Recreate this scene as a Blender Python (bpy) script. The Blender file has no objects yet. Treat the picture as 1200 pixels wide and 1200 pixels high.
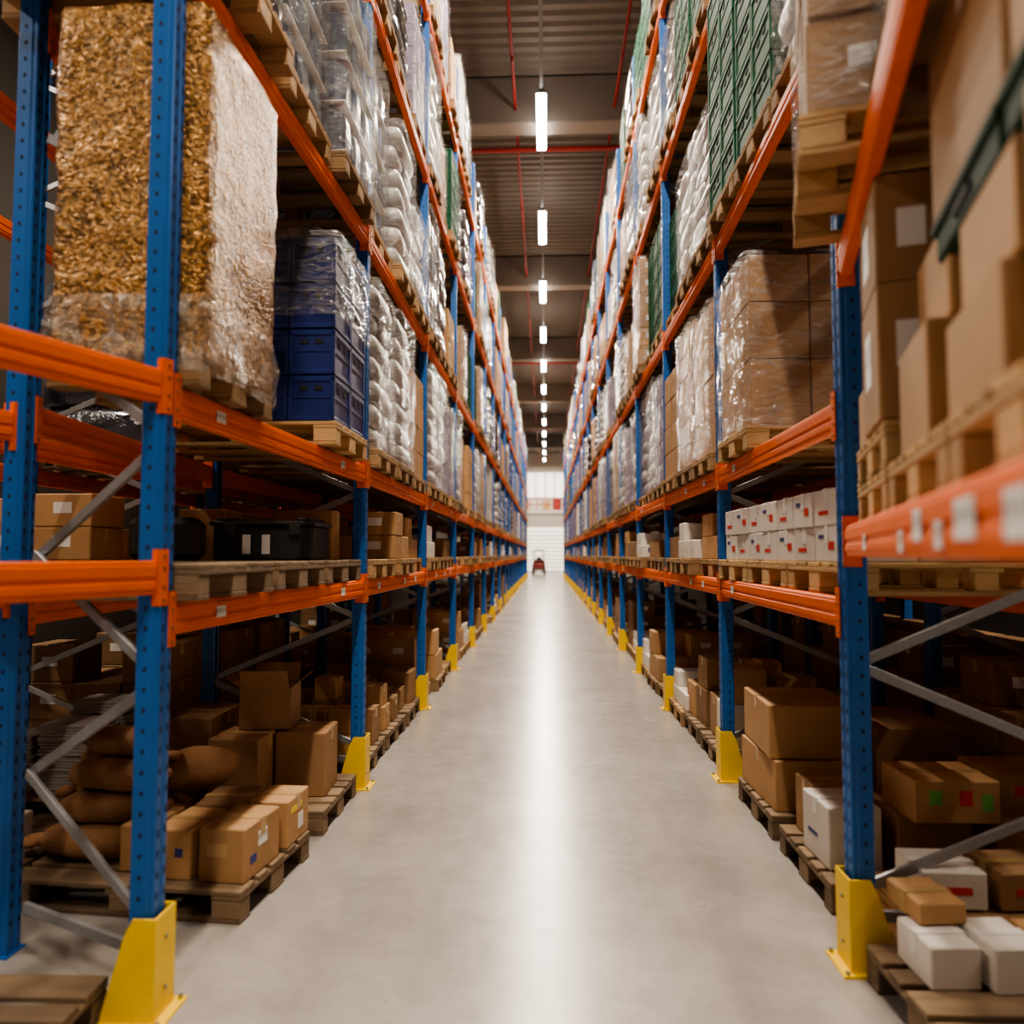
import bpy, math, random
from mathutils import Vector, Matrix, noise
random.seed(7)
C = bpy.context.scene.collection
pi = math.pi

# ---------------------------------------------------------------- materials
def newmat(name):
    m = bpy.data.materials.new(name); m.use_nodes = True
    nt = m.node_tree; b = nt.nodes['Principled BSDF']
    return m, nt, b
def N(nt, t, **kw):
    n = nt.nodes.new(t)
    for k, v in kw.items(): setattr(n, k, v)
    return n
def simple(name, col, rough=.5, metal=0, var=.15, nscale=8, bump=0, bscale=40, island=0, objr=0, coat=0, spec=.5, stretch=(1,1,1)):
    m, nt, b = newmat(name)
    b.inputs['Roughness'].default_value = rough
    b.inputs['Metallic'].default_value = metal
    b.inputs['Coat Weight'].default_value = coat
    b.inputs['Specular IOR Level'].default_value = spec
    tc = N(nt, 'ShaderNodeTexCoord'); mp = N(nt, 'ShaderNodeMapping')
    mp.inputs['Scale'].default_value = stretch
    nt.links.new(tc.outputs['Object'], mp.inputs['Vector'])
    ns = N(nt, 'ShaderNodeTexNoise'); ns.inputs['Scale'].default_value = nscale; ns.inputs['Detail'].default_value = 4
    nt.links.new(mp.outputs[0], ns.inputs['Vector'])
    mx = N(nt, 'ShaderNodeMix', data_type='RGBA')
    mx.inputs[6].default_value = (*[c*(1-var) for c in col], 1)
    mx.inputs[7].default_value = (*[min(1, c*(1+var)) for c in col], 1)
    nt.links.new(ns.outputs['Fac'], mx.inputs[0])
    out = mx.outputs[2]
    def hv(out, src, amt):
        h = N(nt, 'ShaderNodeHueSaturation')
        mr = N(nt, 'ShaderNodeMapRange'); mr.inputs[3].default_value = 1-amt; mr.inputs[4].default_value = 1+amt
        nt.links.new(src, mr.inputs[0]); nt.links.new(mr.outputs[0], h.inputs['Value'])
        nt.links.new(out, h.inputs['Color']); return h.outputs[0]
    if island:
        g = N(nt, 'ShaderNodeNewGeometry'); out = hv(out, g.outputs['Random Per Island'], island)
    if objr:
        g = N(nt, 'ShaderNodeObjectInfo'); out = hv(out, g.outputs['Random'], objr)
    nt.links.new(out, b.inputs['Base Color'])
    if bump:
        n2 = N(nt, 'ShaderNodeTexNoise'); n2.inputs['Scale'].default_value = bscale; n2.inputs['Detail'].default_value = 4
        nt.links.new(mp.outputs[0], n2.inputs['Vector'])
        bp = N(nt, 'ShaderNodeBump'); bp.inputs['Strength'].default_value = bump; bp.inputs['Distance'].default_value = .02
        nt.links.new(n2.outputs['Fac'], bp.inputs['Height']); nt.links.new(bp.outputs[0], b.inputs['Normal'])
    return m

BLUE = simple('blue_steel', (.01, .11, .38), .4, 0, .15, 6, .05, 60)
ORANGE = simple('orange_steel', (.8, .14, .01), .48, 0, .15, 6, .05, 60, spec=.25)
YELLOW = simple('yellow_steel', (.85, .55, .01), .42, 0, .15, 6, .08, 40)
GALV = simple('galvanised_steel', (.32, .32, .33), .4, .5, .15, 20)
DARK = simple('dark_hole', (.01, .012, .02), .8)
BOLT = simple('bolt_steel', (.3, .3, .3), .35, .9)
WOOD = simple('pallet_wood', (.34, .21, .1), .8, 0, .4, 5, .35, 30, island=.3, objr=.3, stretch=(.6, 6, 6))
WOODL = simple('pale_pallet_wood', (.5, .32, .145), .75, 0, .3, 5, .35, 30, island=.25, objr=.1, stretch=(.6, 6, 6))
WOODD = simple('old_pallet_wood', (.2, .135, .08), .85, 0, .4, 5, .4, 30, island=.3, stretch=(.6, 6, 6))
KRAFT = simple('kraft_cardboard', (.42, .24, .108), .72, 0, .14, 5, .12, 30, island=.14, objr=.22)
KRAFTD = simple('dark_cardboard', (.28, .155, .072), .8, 0, .15, 5, .1, 30, island=.14, objr=.2)
KRAFTG = simple('golden_brown_cardboard', (.26, .14, .05), .7, 0, .2, 5, .2, 30, island=.2)
TAPE = simple('packing_tape', (.5, .33, .16), .22, 0, .05, 3)
WCARD = simple('white_cardboard', (.72, .67, .61), .6, 0, .08, 5, island=.06, objr=.08)
REDP = simple('red_print', (.6, .04, .03), .6)
NAVYP = simple('navy_print', (.04, .05, .2), .6)
GREENP = simple('green_print', (.15, .45, .1), .6)
YELP = simple('yellow_print', (.8, .6, .05), .6)
SACKW = simple('white_sack_plastic', (.46, .43, .4), .34, 0, .3, 3, .45, 14, island=.3, objr=.3, coat=.35)
BOTTLE = simple('blue_grey_plastic', (.12, .14, .2), .18, 0, .4, 5, .3, 14, island=.4, objr=.35, coat=.5)
BURLAP = simple('burlap', (.3, .155, .07), .9, 0, .35, 9, .5, 90, island=.1, objr=.25)
GREENC = simple('green_plastic', (.007, .085, .042), .6, 0, .15, 4, island=.12, spec=.25)
TRAYM = simple('dark_green_tray_plastic', (.008, .035, .016), .7, 0, .15, 4, spec=.2)
BLUEC = simple('dark_blue_plastic', (.012, .026, .14), .36, 0, .12, 4, island=.1)
BLACKP = simple('black_plastic', (.03, .032, .032), .35, 0, .15, 4)
BALE = simple('dark_wrapped_bale', (.07, .07, .085), .2, 0, .5, 6, .8, 12, island=.3, objr=.4, coat=.6)
PAPER = simple('paper', (.33, .3, .28), .8, 0, .3, 6, .3, 30, stretch=(1, 1, 14))
LABEL = simple('label_paper', (.78, .76, .72), .5, 0, .03)
PIPE = simple('red_pipe_paint', (.32, .025, .02), .4)
GREYM = simple('grey_metal', (.16, .16, .16), .45, .3)
PURPLE = simple('mauve_card', (.25, .19, .29), .55, 0, .2, 4, island=.2)
RUBBER = simple('rubber', (.02, .02, .02), .8)
WALL = simple('wall_paint', (.1, .083, .07), .85, 0, .06, .5)
WALLB = simple('white_wall_panel', (.7, .65, .58), .8, 0, .04, .5)
CONC = simple('precast_concrete', (.26, .215, .18), .85, 0, .15, 1.2, .1, 12)
CEIL = simple('corrugated_roof_sheet', (.21, .175, .145), .6, .1, .12, .6)

def tube_mat(name, s, col=(1, .97, .92)):
    m, nt, b = newmat(name)
    b.inputs['Base Color'].default_value = (.9, .9, .9, 1)
    b.inputs['Emission Color'].default_value = (*col, 1); b.inputs['Emission Strength'].default_value = s
    return m
TUBE = tube_mat('lamp_diffuser', 26)
DAY = tube_mat('daylight_panel', 1.5, (1, .86, .7))

def barcode():
    m, nt, b = newmat('barcode_print')
    tc = N(nt, 'ShaderNodeTexCoord'); w = N(nt, 'ShaderNodeTexNoise'); w.noise_dimensions = '1D'
    sp = N(nt, 'ShaderNodeSeparateXYZ'); nt.links.new(tc.outputs['Generated'], sp.inputs[0])
    nt.links.new(sp.outputs[1], w.inputs['W']); w.inputs['Scale'].default_value = 22
    g = N(nt, 'ShaderNodeMath', operation='GREATER_THAN'); nt.links.new(w.outputs['Fac'], g.inputs[0]); g.inputs[1].default_value = .53
    l = N(nt, 'ShaderNodeMath', operation='GREATER_THAN'); nt.links.new(sp.outputs[2], l.inputs[0]); l.inputs[1].default_value = .4
    l2 = N(nt, 'ShaderNodeMath', operation='LESS_THAN'); nt.links.new(sp.outputs[2], l2.inputs[0]); l2.inputs[1].default_value = .82
    a = N(nt, 'ShaderNodeMath', operation='MULTIPLY'); nt.links.new(g.outputs[0], a.inputs[0]); nt.links.new(l.outputs[0], a.inputs[1])
    a2 = N(nt, 'ShaderNodeMath', operation='MULTIPLY'); nt.links.new(a.outputs[0], a2.inputs[0]); nt.links.new(l2.outputs[0], a2.inputs[1])
    mx = N(nt, 'ShaderNodeMix', data_type='RGBA'); mx.inputs[6].default_value = (.82, .8, .77, 1); mx.inputs[7].default_value = (.03, .03, .03, 1)
    nt.links.new(a2.outputs[0], mx.inputs[0]); nt.links.new(mx.outputs[2], b.inputs['Base Color'])
    return m
BARC = barcode()

def film(name, col, lo, hi, rough, scale, bump, stretch, bubble=False, metal=0, spec=.9):
    m, nt, b = newmat(name)
    out = nt.nodes['Material Output']
    b.inputs['Base Color'].default_value = (*col, 1); b.inputs['Roughness'].default_value = rough
    b.inputs['Specular IOR Level'].default_value = spec; b.inputs['Metallic'].default_value = metal
    tc = N(nt, 'ShaderNodeTexCoord'); mp = N(nt, 'ShaderNodeMapping'); mp.inputs['Scale'].default_value = stretch
    mp.inputs['Rotation'].default_value = (.25, .2, 0)
    nt.links.new(tc.outputs['Object'], mp.inputs[0])
    n1 = N(nt, 'ShaderNodeTexNoise'); n1.inputs['Scale'].default_value = scale; n1.inputs['Detail'].default_value = 4
    n1.inputs['Distortion'].default_value = 1.4
    nt.links.new(mp.outputs[0], n1.inputs['Vector'])
    cr = N(nt, 'ShaderNodeMapRange'); cr.inputs[1].default_value = .42; cr.inputs[2].default_value = .7
    cr.inputs[3].default_value = lo; cr.inputs[4].default_value = hi
    nt.links.new(n1.outputs['Fac'], cr.inputs[0])
    h = n1.outputs['Fac']
    if bubble:
        n3 = N(nt, 'ShaderNodeTexNoise'); n3.inputs['Scale'].default_value = 38; n3.inputs['Detail'].default_value = 2
        n3.inputs['Distortion'].default_value = .9
        nt.links.new(mp.outputs[0], n3.inputs['Vector'])
        ad = N(nt, 'ShaderNodeMath', operation='MULTIPLY_ADD'); nt.links.new(n3.outputs['Fac'], ad.inputs[0]); ad.inputs[1].default_value = .6; nt.links.new(h, ad.inputs[2]); h = ad.outputs[0]
        cr2 = N(nt, 'ShaderNodeMapRange'); cr2.inputs[1].default_value = .38; cr2.inputs[2].default_value = .66
        nt.links.new(n3.outputs['Fac'], cr2.inputs[0])
        mx3 = N(nt, 'ShaderNodeMix', data_type='RGBA'); mx3.inputs[6].default_value = (*[c*.3 for c in col], 1); mx3.inputs[7].default_value = (*[min(1, c*1.4) for c in col], 1)
        nt.links.new(cr2.outputs[0], mx3.inputs[0]); nt.links.new(mx3.outputs[2], b.inputs['Base Color'])
    bp = N(nt, 'ShaderNodeBump'); bp.inputs['Strength'].default_value = bump; bp.inputs['Distance'].default_value = .05 if not bubble else .035
    nt.links.new(h, bp.inputs['Height']); nt.links.new(bp.outputs[0], b.inputs['Normal'])
    tr = N(nt, 'ShaderNodeBsdfTransparent'); mx = N(nt, 'ShaderNodeMixShader')
    nt.links.new(cr.outputs[0], mx.inputs[0]); nt.links.new(tr.outputs[0], mx.inputs[1]); nt.links.new(b.outputs[0], mx.inputs[2])
    nt.links.new(mx.outputs[0], out.inputs['Surface'])
    return m
FILM = film('stretch_film', (.4, .385, .39), .1, .55, .09, 7, 1.0, (1, 1, 3.4))
FILMS_ = film('skirt_film', (.6, .53, .45), .1, .55, .13, 7, 1.0, (2, 2, 1))
FILMG = film('gold_bubble_film', (.46, .24, .075), .7, .95, .3, 4, .9, (1, 1, 1.3), True, .4, .3)

def floormat():
    m, nt, b = newmat('polished_concrete')
    tc = N(nt, 'ShaderNodeTexCoord')
    n1 = N(nt, 'ShaderNodeTexNoise'); n1.inputs['Scale'].default_value = .9; n1.inputs['Detail'].default_value = 8; n1.inputs['Roughness'].default_value = .62
    n2 = N(nt, 'ShaderNodeTexNoise'); n2.inputs['Scale'].default_value = 7; n2.inputs['Detail'].default_value = 8; n2.inputs['Roughness'].default_value = .75
    nt.links.new(tc.outputs['Object'], n1.inputs[0]); nt.links.new(tc.outputs['Object'], n2.inputs[0])
    ad = N(nt, 'ShaderNodeMath', operation='MULTIPLY_ADD'); nt.links.new(n2.outputs[0], ad.inputs[0]); ad.inputs[1].default_value = .6
    nt.links.new(n1.outputs[0], ad.inputs[2])
    r = N(nt, 'ShaderNodeMapRange'); r.inputs[1].default_value = .5; r.inputs[2].default_value = 1.1
    nt.links.new(ad.outputs[0], r.inputs[0])
    mx = N(nt, 'ShaderNodeMix', data_type='RGBA'); mx.inputs[6].default_value = (.235, .212, .193, 1); mx.inputs[7].default_value = (.4, .373, .347, 1)
    nt.links.new(r.outputs[0], mx.inputs[0])
    sp = N(nt, 'ShaderNodeSeparateXYZ'); nt.links.new(tc.outputs['Object'], sp.inputs[0])
    md = N(nt, 'ShaderNodeMath', operation='PINGPONG'); nt.links.new(sp.outputs[1], md.inputs[0]); md.inputs[1].default_value = 4.1
    lt = N(nt, 'ShaderNodeMath', operation='LESS_THAN'); nt.links.new(md.outputs[0], lt.inputs[0]); lt.inputs[1].default_value = .004
    ml = N(nt, 'ShaderNodeMath', operation='MULTIPLY'); nt.links.new(lt.outputs[0], ml.inputs[0]); ml.inputs[1].default_value = .35
    m2 = N(nt, 'ShaderNodeMix', data_type='RGBA'); nt.links.new(ml.outputs[0], m2.inputs[0]); nt.links.new(mx.outputs[2], m2.inputs[6]); m2.inputs[7].default_value = (.14, .13, .12, 1)
    n4 = N(nt, 'ShaderNodeTexNoise'); n4.inputs['Scale'].default_value = 14; n4.inputs['Detail'].default_value = 2
    nt.links.new(tc.outputs['Object'], n4.inputs[0])
    g4 = N(nt, 'ShaderNodeMapRange'); g4.inputs[1].default_value = .7; g4.inputs[2].default_value = .76; g4.inputs[4].default_value = .35
    nt.links.new(n4.outputs[0], g4.inputs[0])
    m4 = N(nt, 'ShaderNodeMix', data_type='RGBA'); nt.links.new(g4.outputs[0], m4.inputs[0]); nt.links.new(m2.outputs[2], m4.inputs[6]); m4.inputs[7].default_value = (.13, .12, .11, 1)
    nt.links.new(m4.outputs[2], b.inputs['Base Color'])
    rr = N(nt, 'ShaderNodeMapRange'); rr.inputs[3].default_value = .16; rr.inputs[4].default_value = .32
    nt.links.new(n2.outputs[0], rr.inputs[0]); nt.links.new(rr.outputs[0], b.inputs['Roughness'])
    b.inputs['Specular IOR Level'].default_value = .75
    bp = N(nt, 'ShaderNodeBump'); bp.inputs['Strength'].default_value = .06; bp.inputs['Distance'].default_value = .01
    nt.links.new(n2.outputs[0], bp.inputs['Height']); nt.links.new(bp.outputs[0], b.inputs['Normal'])
    return m
FLOORM = floormat()

# ---------------------------------------------------------------- mesh builder
class B:
    def __init__(s): s.v = []; s.f = []; s.m = []
    def add(s, vs, fs, m=0, M=None):
        o = len(s.v)
        for v in vs:
            v = Vector(v)
            s.v.append(M @ v if M else v)
        for f in fs: s.f.append([i+o for i in f]); s.m.append(m)
    def mesh(s, name, mats, smooth=False):
        me = bpy.data.meshes.new(name); me.from_pydata([tuple(v) for v in s.v], [], s.f)
        for m in mats: me.materials.append(m)
        me.polygons.foreach_set('material_index', s.m)
        if smooth: me.polygons.foreach_set('use_smooth', [True]*len(s.f))
        me.update(); return me

def _ctpl():
    idx = {}; keys = []
    for sx in (-1, 1):
        for sy in (-1, 1):
            for sz in (-1, 1):
                for a in range(3): idx[(sx, sy, sz, a)] = len(keys); keys.append((sx, sy, sz, a))
    F = []
    def k(sg, a): return idx[(sg[0], sg[1], sg[2], a)]
    for a in range(3):
        u, v = (a+1) % 3, (a+2) % 3
        for g in (-1, 1):
            q = []
            for (x, y) in ((-1, -1), (1, -1), (1, 1), (-1, 1)):
                sg = [0, 0, 0]; sg[a] = g; sg[u] = x; sg[v] = y; q.append(k(sg, a))
            F.append(q)
    for a in range(3):
        b_ = (a+1) % 3; c = (a+2) % 3
        for ga in (-1, 1):
            for gb in (-1, 1):
                q = []
                for (gc, ax) in ((-1, a), (1, a), (1, b_), (-1, b_)):
                    sg = [0, 0, 0]; sg[a] = ga; sg[b_] = gb; sg[c] = gc; q.append(k(sg, ax))
                F.append(q)
    for sx in (-1, 1):
        for sy in (-1, 1):
            for sz in (-1, 1): F.append([k((sx, sy, sz), a) for a in range(3)])
    out = []
    P = [Vector([kk[i]*(1 if i == kk[3] else .8) for i in range(3)]) for kk in keys]
    for f in F:
        c = sum((P[i] for i in f), Vector())/len(f)
        n = (P[f[1]]-P[f[0]]).cross(P[f[2]]-P[f[0]])
        out.append(f if n.dot(c) > 0 else f[::-1])
    return keys, out
CK, CF = _ctpl()
def cbox(b, c, s, ch=.004, m=0, M=None):
    vs = []
    for (sx, sy, sz, a) in CK:
        p = [sx*s[0]/2, sy*s[1]/2, sz*s[2]/2]
        for i, g in enumerate((sx, sy, sz)):
            if i != a: p[i] -= g*ch
        vs.append((p[0]+c[0], p[1]+c[1], p[2]+c[2]))
    b.add(vs, CF, m, M)
def sbox(b, x0, x1, y0, y1, z0, z1, m=0, M=None):
    vs = [(x0,y0,z0),(x1,y0,z0),(x1,y1,z0),(x0,y1,z0),(x0,y0,z1),(x1,y0,z1),(x1,y1,z1),(x0,y1,z1)]
    b.add(vs, [(0,3,2,1),(4,5,6,7),(0,1,5,4),(1,2,6,5),(2,3,7,6),(3,0,4,7)], m, M)
def member(b, p, q, w, t, m=0):
    p = Vector(p); q = Vector(q); d = q-p; L = d.length; z = d.normalized()
    y = Vector((0, 1, 0)) if abs(z.y) < .9 else Vector((1, 0, 0))
    x = y.cross(z).normalized(); y = z.cross(x)
    M = Matrix((x, y, z)).transposed().to_4x4(); M.translation = (p+q)/2
    cbox(b, (0, 0, 0), (w, t, L), min(w, t)*.12, m, M)
def cyl(b, c, r, h, n=16, m=0, M=None, r2=None, axis='Z'):
    r2 = r if r2 is None else r2
    vs = []
    for k, (zz, rr) in enumerate(((-h/2, r), (h/2, r2))):
        for i in range(n):
            a = 2*pi*i/n; p = (rr*math.cos(a), rr*math.sin(a), zz)
            if axis == 'X': p = (p[2], p[0], p[1])
            if axis == 'Y': p = (p[1], p[2], p[0])
            vs.append((p[0]+c[0], p[1]+c[1], p[2]+c[2]))
    fs = [[i, (i+1) % n, n+(i+1) % n, n+i] for i in range(n)]+[list(range(n))[::-1], list(range(n, 2*n))]
    b.add(vs, fs, m, M)
def pillow(b, c, s, m=0, e=.45, ev=.6, nu=16, nv=8, M=None, nz=0, seed=0):
    def pw(t, k): return math.copysign(abs(t)**k, t)
    vs = [(c[0], c[1], c[2]-s[2]/2)]
    for j in range(1, nv):
        v = -pi/2+pi*j/nv
        for i in range(nu):
            u = 2*pi*(i+.5)/nu
            x = s[0]/2*pw(math.cos(v), ev)*pw(math.cos(u), e); y = s[1]/2*pw(math.cos(v), ev)*pw(math.sin(u), e); z = s[2]/2*pw(math.sin(v), ev)
            if nz:
                k = 1+nz*noise.noise(Vector((x*6+seed, y*6, z*6))); x *= k; y *= k; z *= k
            vs.append((c[0]+x, c[1]+y, c[2]+z))
    vs.append((c[0], c[1], c[2]+s[2]/2)); T = len(vs)-1
    fs = [[0, 1+(i+1) % nu, 1+i] for i in range(nu)]
    for j in range(nv-2):
        o = 1+j*nu
        fs += [[o+i, o+(i+1) % nu, o+nu+(i+1) % nu, o+nu+i] for i in range(nu)]
    o = 1+(nv-2)*nu
    fs += [[o+i, o+(i+1) % nu, T] for i in range(nu)]
    b.add(vs, fs, m, M)

# ---------------------------------------------------------------- object helpers
def obj(name, me, loc=(0, 0, 0), rz=0, label=None, cat=None, group=None, kind=None):
    o = bpy.data.objects.new(name, me); C.objects.link(o); o.location = loc; o.rotation_euler = (0, 0, rz)
    if label: o['label'] = label
    if cat: o['category'] = cat
    if group: o['group'] = group
    if kind: o['kind'] = kind
    return o
def child(name, me, par, loc=(0, 0, 0), rz=0, label=None, kind=None):
    o = bpy.data.objects.new(name, me); C.objects.link(o); o.parent = par; o.location = loc; o.rotation_euler = (0, 0, rz)
    if label: o['label'] = label
    if kind: o['kind'] = kind
    return o

# ---------------------------------------------------------------- setting
ZC = 12.0
b = B(); b.add([(-9, -8, 0), (9, -8, 0), (9, 78, 0), (-9, 78, 0)], [(0, 1, 2, 3)])
obj('floor', b.mesh('floor', [FLOORM]), label='pale polished concrete warehouse floor', cat='floor', kind='structure')
def wall(name, x0, x1, y0, y1, mat, z1=ZC):
    b = B(); sbox(b, x0, x1, y0, y1, 0, z1)
    obj(name, b.mesh(name, [mat]), label='plain painted warehouse wall', cat='wall', kind='structure')
wall('wall_left', -9.2, -9, -8, 78, WALL); wall('wall_right', 9, 9.2, -8, 78, WALL)
wall('wall_front', -9.2, 9.2, -8.2, -8, WALL); wall('wall_back', -9.2, 9.2, 78, 78.2, WALLB)
b = B(); y = -8.0; vs = []
prof = [(0, 0), (.1, 0), (.15, .07), (.25, .07), (.3, 0)]
pts = []
while y < 78:
    for (dy, dz) in prof[:-1]: pts.append((y+dy, ZC+dz))
    y += .3
for (yy, zz) in pts: vs += [(-9, yy, zz), (9, yy, zz)]
b.add(vs, [(2*i, 2*i+2, 2*i+3, 2*i+1) for i in range(len(pts)-1)])
obj('ceiling', b.mesh('ceiling', [CEIL]), label='corrugated metal roof sheeting', cat='ceiling', kind='structure')
ti = 1
for yy in (-4, 6, 16, 26, 36, 46, 56, 66):
    b = B(); cbox(b, (0, yy+.25, 11.45), (18, .5, 1.05), .03)
    obj('trim_%d' % ti, b.mesh('cross_beam', [CONC]), label='grey precast concrete roof beam', cat='beam', kind='structure'); ti += 1
for xx in (-3.4, -1.95, 1.95, 3.4):
    b = B(); cbox(b, (xx, 35, 11.88), (.22, 86, .2), .02)
    obj('trim_%d' % ti, b.mesh('purlin', [CONC]), label='long concrete roof purlin', cat='beam', kind='structure'); ti += 1
for i, (x0, x1, z0, z1) in enumerate(((-6, -2.2, 7.5, 10), (-1.9, 1.9, 7.5, 10), (2.2, 6, 7.5, 10))):
    b = B(); sbox(b, x0, x1, 77.9, 77.98, z0, z1)
    for k in range(5):
        xx = x0+(x1-x0)*k/4; sbox(b, xx-.04, xx+.04, 77.82, 77.9, z0, z1, 1)
    obj('window_%d' % (i+1), b.mesh('window', [DAY, GREYM]), label='bright daylight window with grey mullions', cat='window', kind='structure')
b = B(); sbox(b, -2.4, 2.4, 77.9, 77.98, 0, 4.4, 0)
for k in range(11): sbox(b, -2.4, 2.4, 77.86, 77.9, .4*k, .4*k+.05, 1)
obj('door_1', b.mesh('door', [DAY, GREYM]), label='bright translucent sectional loading door', cat='door', kind='structure')

# ceiling lamps
b = B(); cbox(b, (0, 0, .05), (.12, 2.15, .07), .01)
housing = b.mesh('housing', [GREYM])
b = B(); cbox(b, (0, 0, 0), (.2, 2.1, .05), .015)
diff = b.mesh('diffuser', [TUBE])
def mklight(en):
    LD = bpy.data.lights.new('lamp_light', 'AREA'); LD.shape = 'RECTANGLE'; LD.size = .22; LD.size_y = 2.1; LD.energy = en; LD.color = (1, .865, .7); return LD
LD = mklight(560); LD_FILL = mklight(260)
def lamp(x, y, z, ld, lab, grp):
    o = obj('ceiling_lamp', None, (x, y, z), label=lab, cat='lamp', group=grp)
    child('lamp_housing', housing, o); child('diffuser', diff, o); child('lamp_light', ld, o, (0, 0, -.04))
yl = 15.8-5.25*4
while yl < 76:
    lamp(-.06, yl, 10.8, LD, 'long bright linear lamp hung over the aisle', 'linear lamps over the aisle'); yl += 5.25
for sx in (-6.4, 6.4):
    for yy in (1.5, 6): lamp(sx, yy, 7.5, LD_FILL, 'unseen fill lamp added over a neighbouring aisle', 'added fill lamps over neighbouring aisles')  # unseen side lamps, added as fill to lift the dark lower shelves
b = B(); cbox(b, (-.06, 35, 10.9), (.07, 84, .05), .005)
for k in range(12): cyl(b, (-.06, -5+7*k, 11.46), .008, 1.1, 6)
obj('lamp_trunking', b.mesh('lamp_trunking', [GREYM]), label='thin grey trunking rail carrying the lamps', cat='trunking')
for yy in (17.4, 37.4, 57.4):
    b = B(); cyl(b, (0, yy, 11.1), .06, 17.6, 12, axis='X')
    obj('sprinkler_pipe', b.mesh('sprinkler_pipe', [PIPE]), label='red sprinkler pipe crossing the ceiling', cat='pipe', group='red sprinkler pipes')
for xx in (-.62, 1.5):
    b = B(); cyl(b, (xx, 35, 11.25), .035, 84, 10, axis='Y')
    for k in range(26): cyl(b, (xx, -5+3.2*k, 11.17), .02, .12, 8)
    obj('sprinkler_pipe', b.mesh('sprinkler_pipe', [PIPE]), label='thin red sprinkler pipe running along the aisle', cat='pipe', group='red sprinkler pipes')

# ---------------------------------------------------------------- rack parts
PH = 9.1
b = B()
def prism(b, poly, z0, z1, m=0):
    n = len(poly); vs = [(x, y, z0) for x, y in poly]+[(x, y, z1) for x, y in poly]
    b.add(vs, [[i, (i+1) % n, n+(i+1) % n, n+i] for i in range(n)]+[list(range(n))[::-1], list(range(n, 2*n))], m)
poly = [(-.1, .03), (-.1, .006), (-.094, 0), (-.03, 0), (-.024, .004), (-.005, .004), (0, .01), (0, .038), (-.004, .042), (-.004, .058), (0, .062), (0, .09),
        (-.005, .096), (-.024, .096), (-.03, .1), (-.094, .1), (-.1, .094), (-.1, .07), (-.096, .07), (-.096, .092), (-.03, .095), (-.01, .09), (-.008, .05), (-.01, .01), (-.03, .005), (-.096, .008), (-.096, .03)]
poly = [(x*.9, y) for x, y in poly]
prism(b, poly[::-1], .006, PH, 0)
sbox(b, -.11, .012, -.012, .112, 0, .008, 0)
z = .12
e = .0012
while z < PH-.1:
    for yy in (.024, .076):
        b.add([(e, yy-.007, z), (e, yy+.007, z), (e, yy+.005, z+.026), (e, yy-.005, z+.026)], [(0, 1, 2, 3)], 1)
    for yy, s in ((-e, 1), (.1+e, -1)):
        b.add([(-.06, yy, z+.004), (-.048, yy, z+.004), (-.048, yy, z+.02), (-.06, yy, z+.02)], [(0, 1, 2, 3)], 1)
    z += .075
postM = b.mesh('post', [BLUE, DARK])

_beam = {}
def beam_mesh(L):
    k = round(L, 3)
    if k in _beam: return _beam[k]
    b = B()
    cbox(b, (-.027, L/2, -.065), (.05, L-.012, .125), .006)
    cbox(b, (-.001, L/2, -.04), (.008, L-.02, .042), .003)
    cbox(b, (-.001, L/2, -.093), (.008, L-.02, .028), .003)
    for y0, sg in ((0, 1), (L, -1)):
        ys = sorted((y0+sg*.001, y0+sg*.008)); sbox(b, -.062, .006, ys[0], ys[1], -.17, .04)
        ys = sorted((y0-sg*.04, y0+sg*.008)); sbox(b, .0025, .0075, ys[0], ys[1], -.17, .04)
        for zz in (-.15, -.1, -.03, .015): cyl(b, (.009, y0-sg*.02, zz), .006, .006, 8, 1, axis='X')
    _beam[k] = b.mesh('shelf_beam', [ORANGE, BOLT]); return _beam[k]

def lattice(D, top=PH-.15):
    b = B(); hp = .46; z = .3; k = 0
    member(b, (-.04, .05, .2), (-D+.04, .05, .2), .045, .022)
    member(b, (-.04, .05, top), (-D+.04, .05, top), .045, .022)
    while z+hp < top:
        a, c = (-.05, -D+.05) if k % 2 == 0 else (-D+.05, -.05)
        member(b, (a, .05+(.012 if k % 2 else -.012), z), (c, .05+(.012 if k % 2 else -.012), z+hp), .042, .02)
        z += hp; k += 1
    return b.mesh('bracing', [GALV])
LAT = lattice(1.2)

b = B()
def plate(b, pts, axis, lo, hi, m=0):
    n = len(pts); vs = []
    for w in (lo, hi):
        for (p, q) in pts: vs.append((p, w, q) if axis == 'Y' else (w, p, q))
    b.add(vs, [[i, (i+1) % n, n+(i+1) % n, n+i] for i in range(n)]+[list(range(n))[::-1], list(range(n, 2*n))], m)
H = .37
plate(b, [(-.02, .0), (.12, .0), (.12, H), (-.02, H)], 'X', .018, .026)
for (lo, hi) in ((-.026, -.018), (.118, .126)):
    plate(b, [(.026, 0), (.026, H), (-.06, H), (-.09, H-.06), (-.17, .03), (-.17, 0)], 'Y', lo, hi)
sbox(b, -.19, .065, -.055, .155, 0, .01)
for (x, y) in ((.045, -.04), (.045, .14), (-.175, -.04), (-.175, .14)): cyl(b, (x, y, .016), .01, .014, 6, 1)
for zz in (.1, .28): cyl(b, (.029, .05, zz), .008, .008, 6, 1, axis='X')
guardM = b.mesh('foot_guard', [YELLOW, BOLT])
b = B(); cbox(b, (.0005, 0, 0), (.001, .09, .05), .0003); tagM = b.mesh('barcode_label', [BARC])

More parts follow.
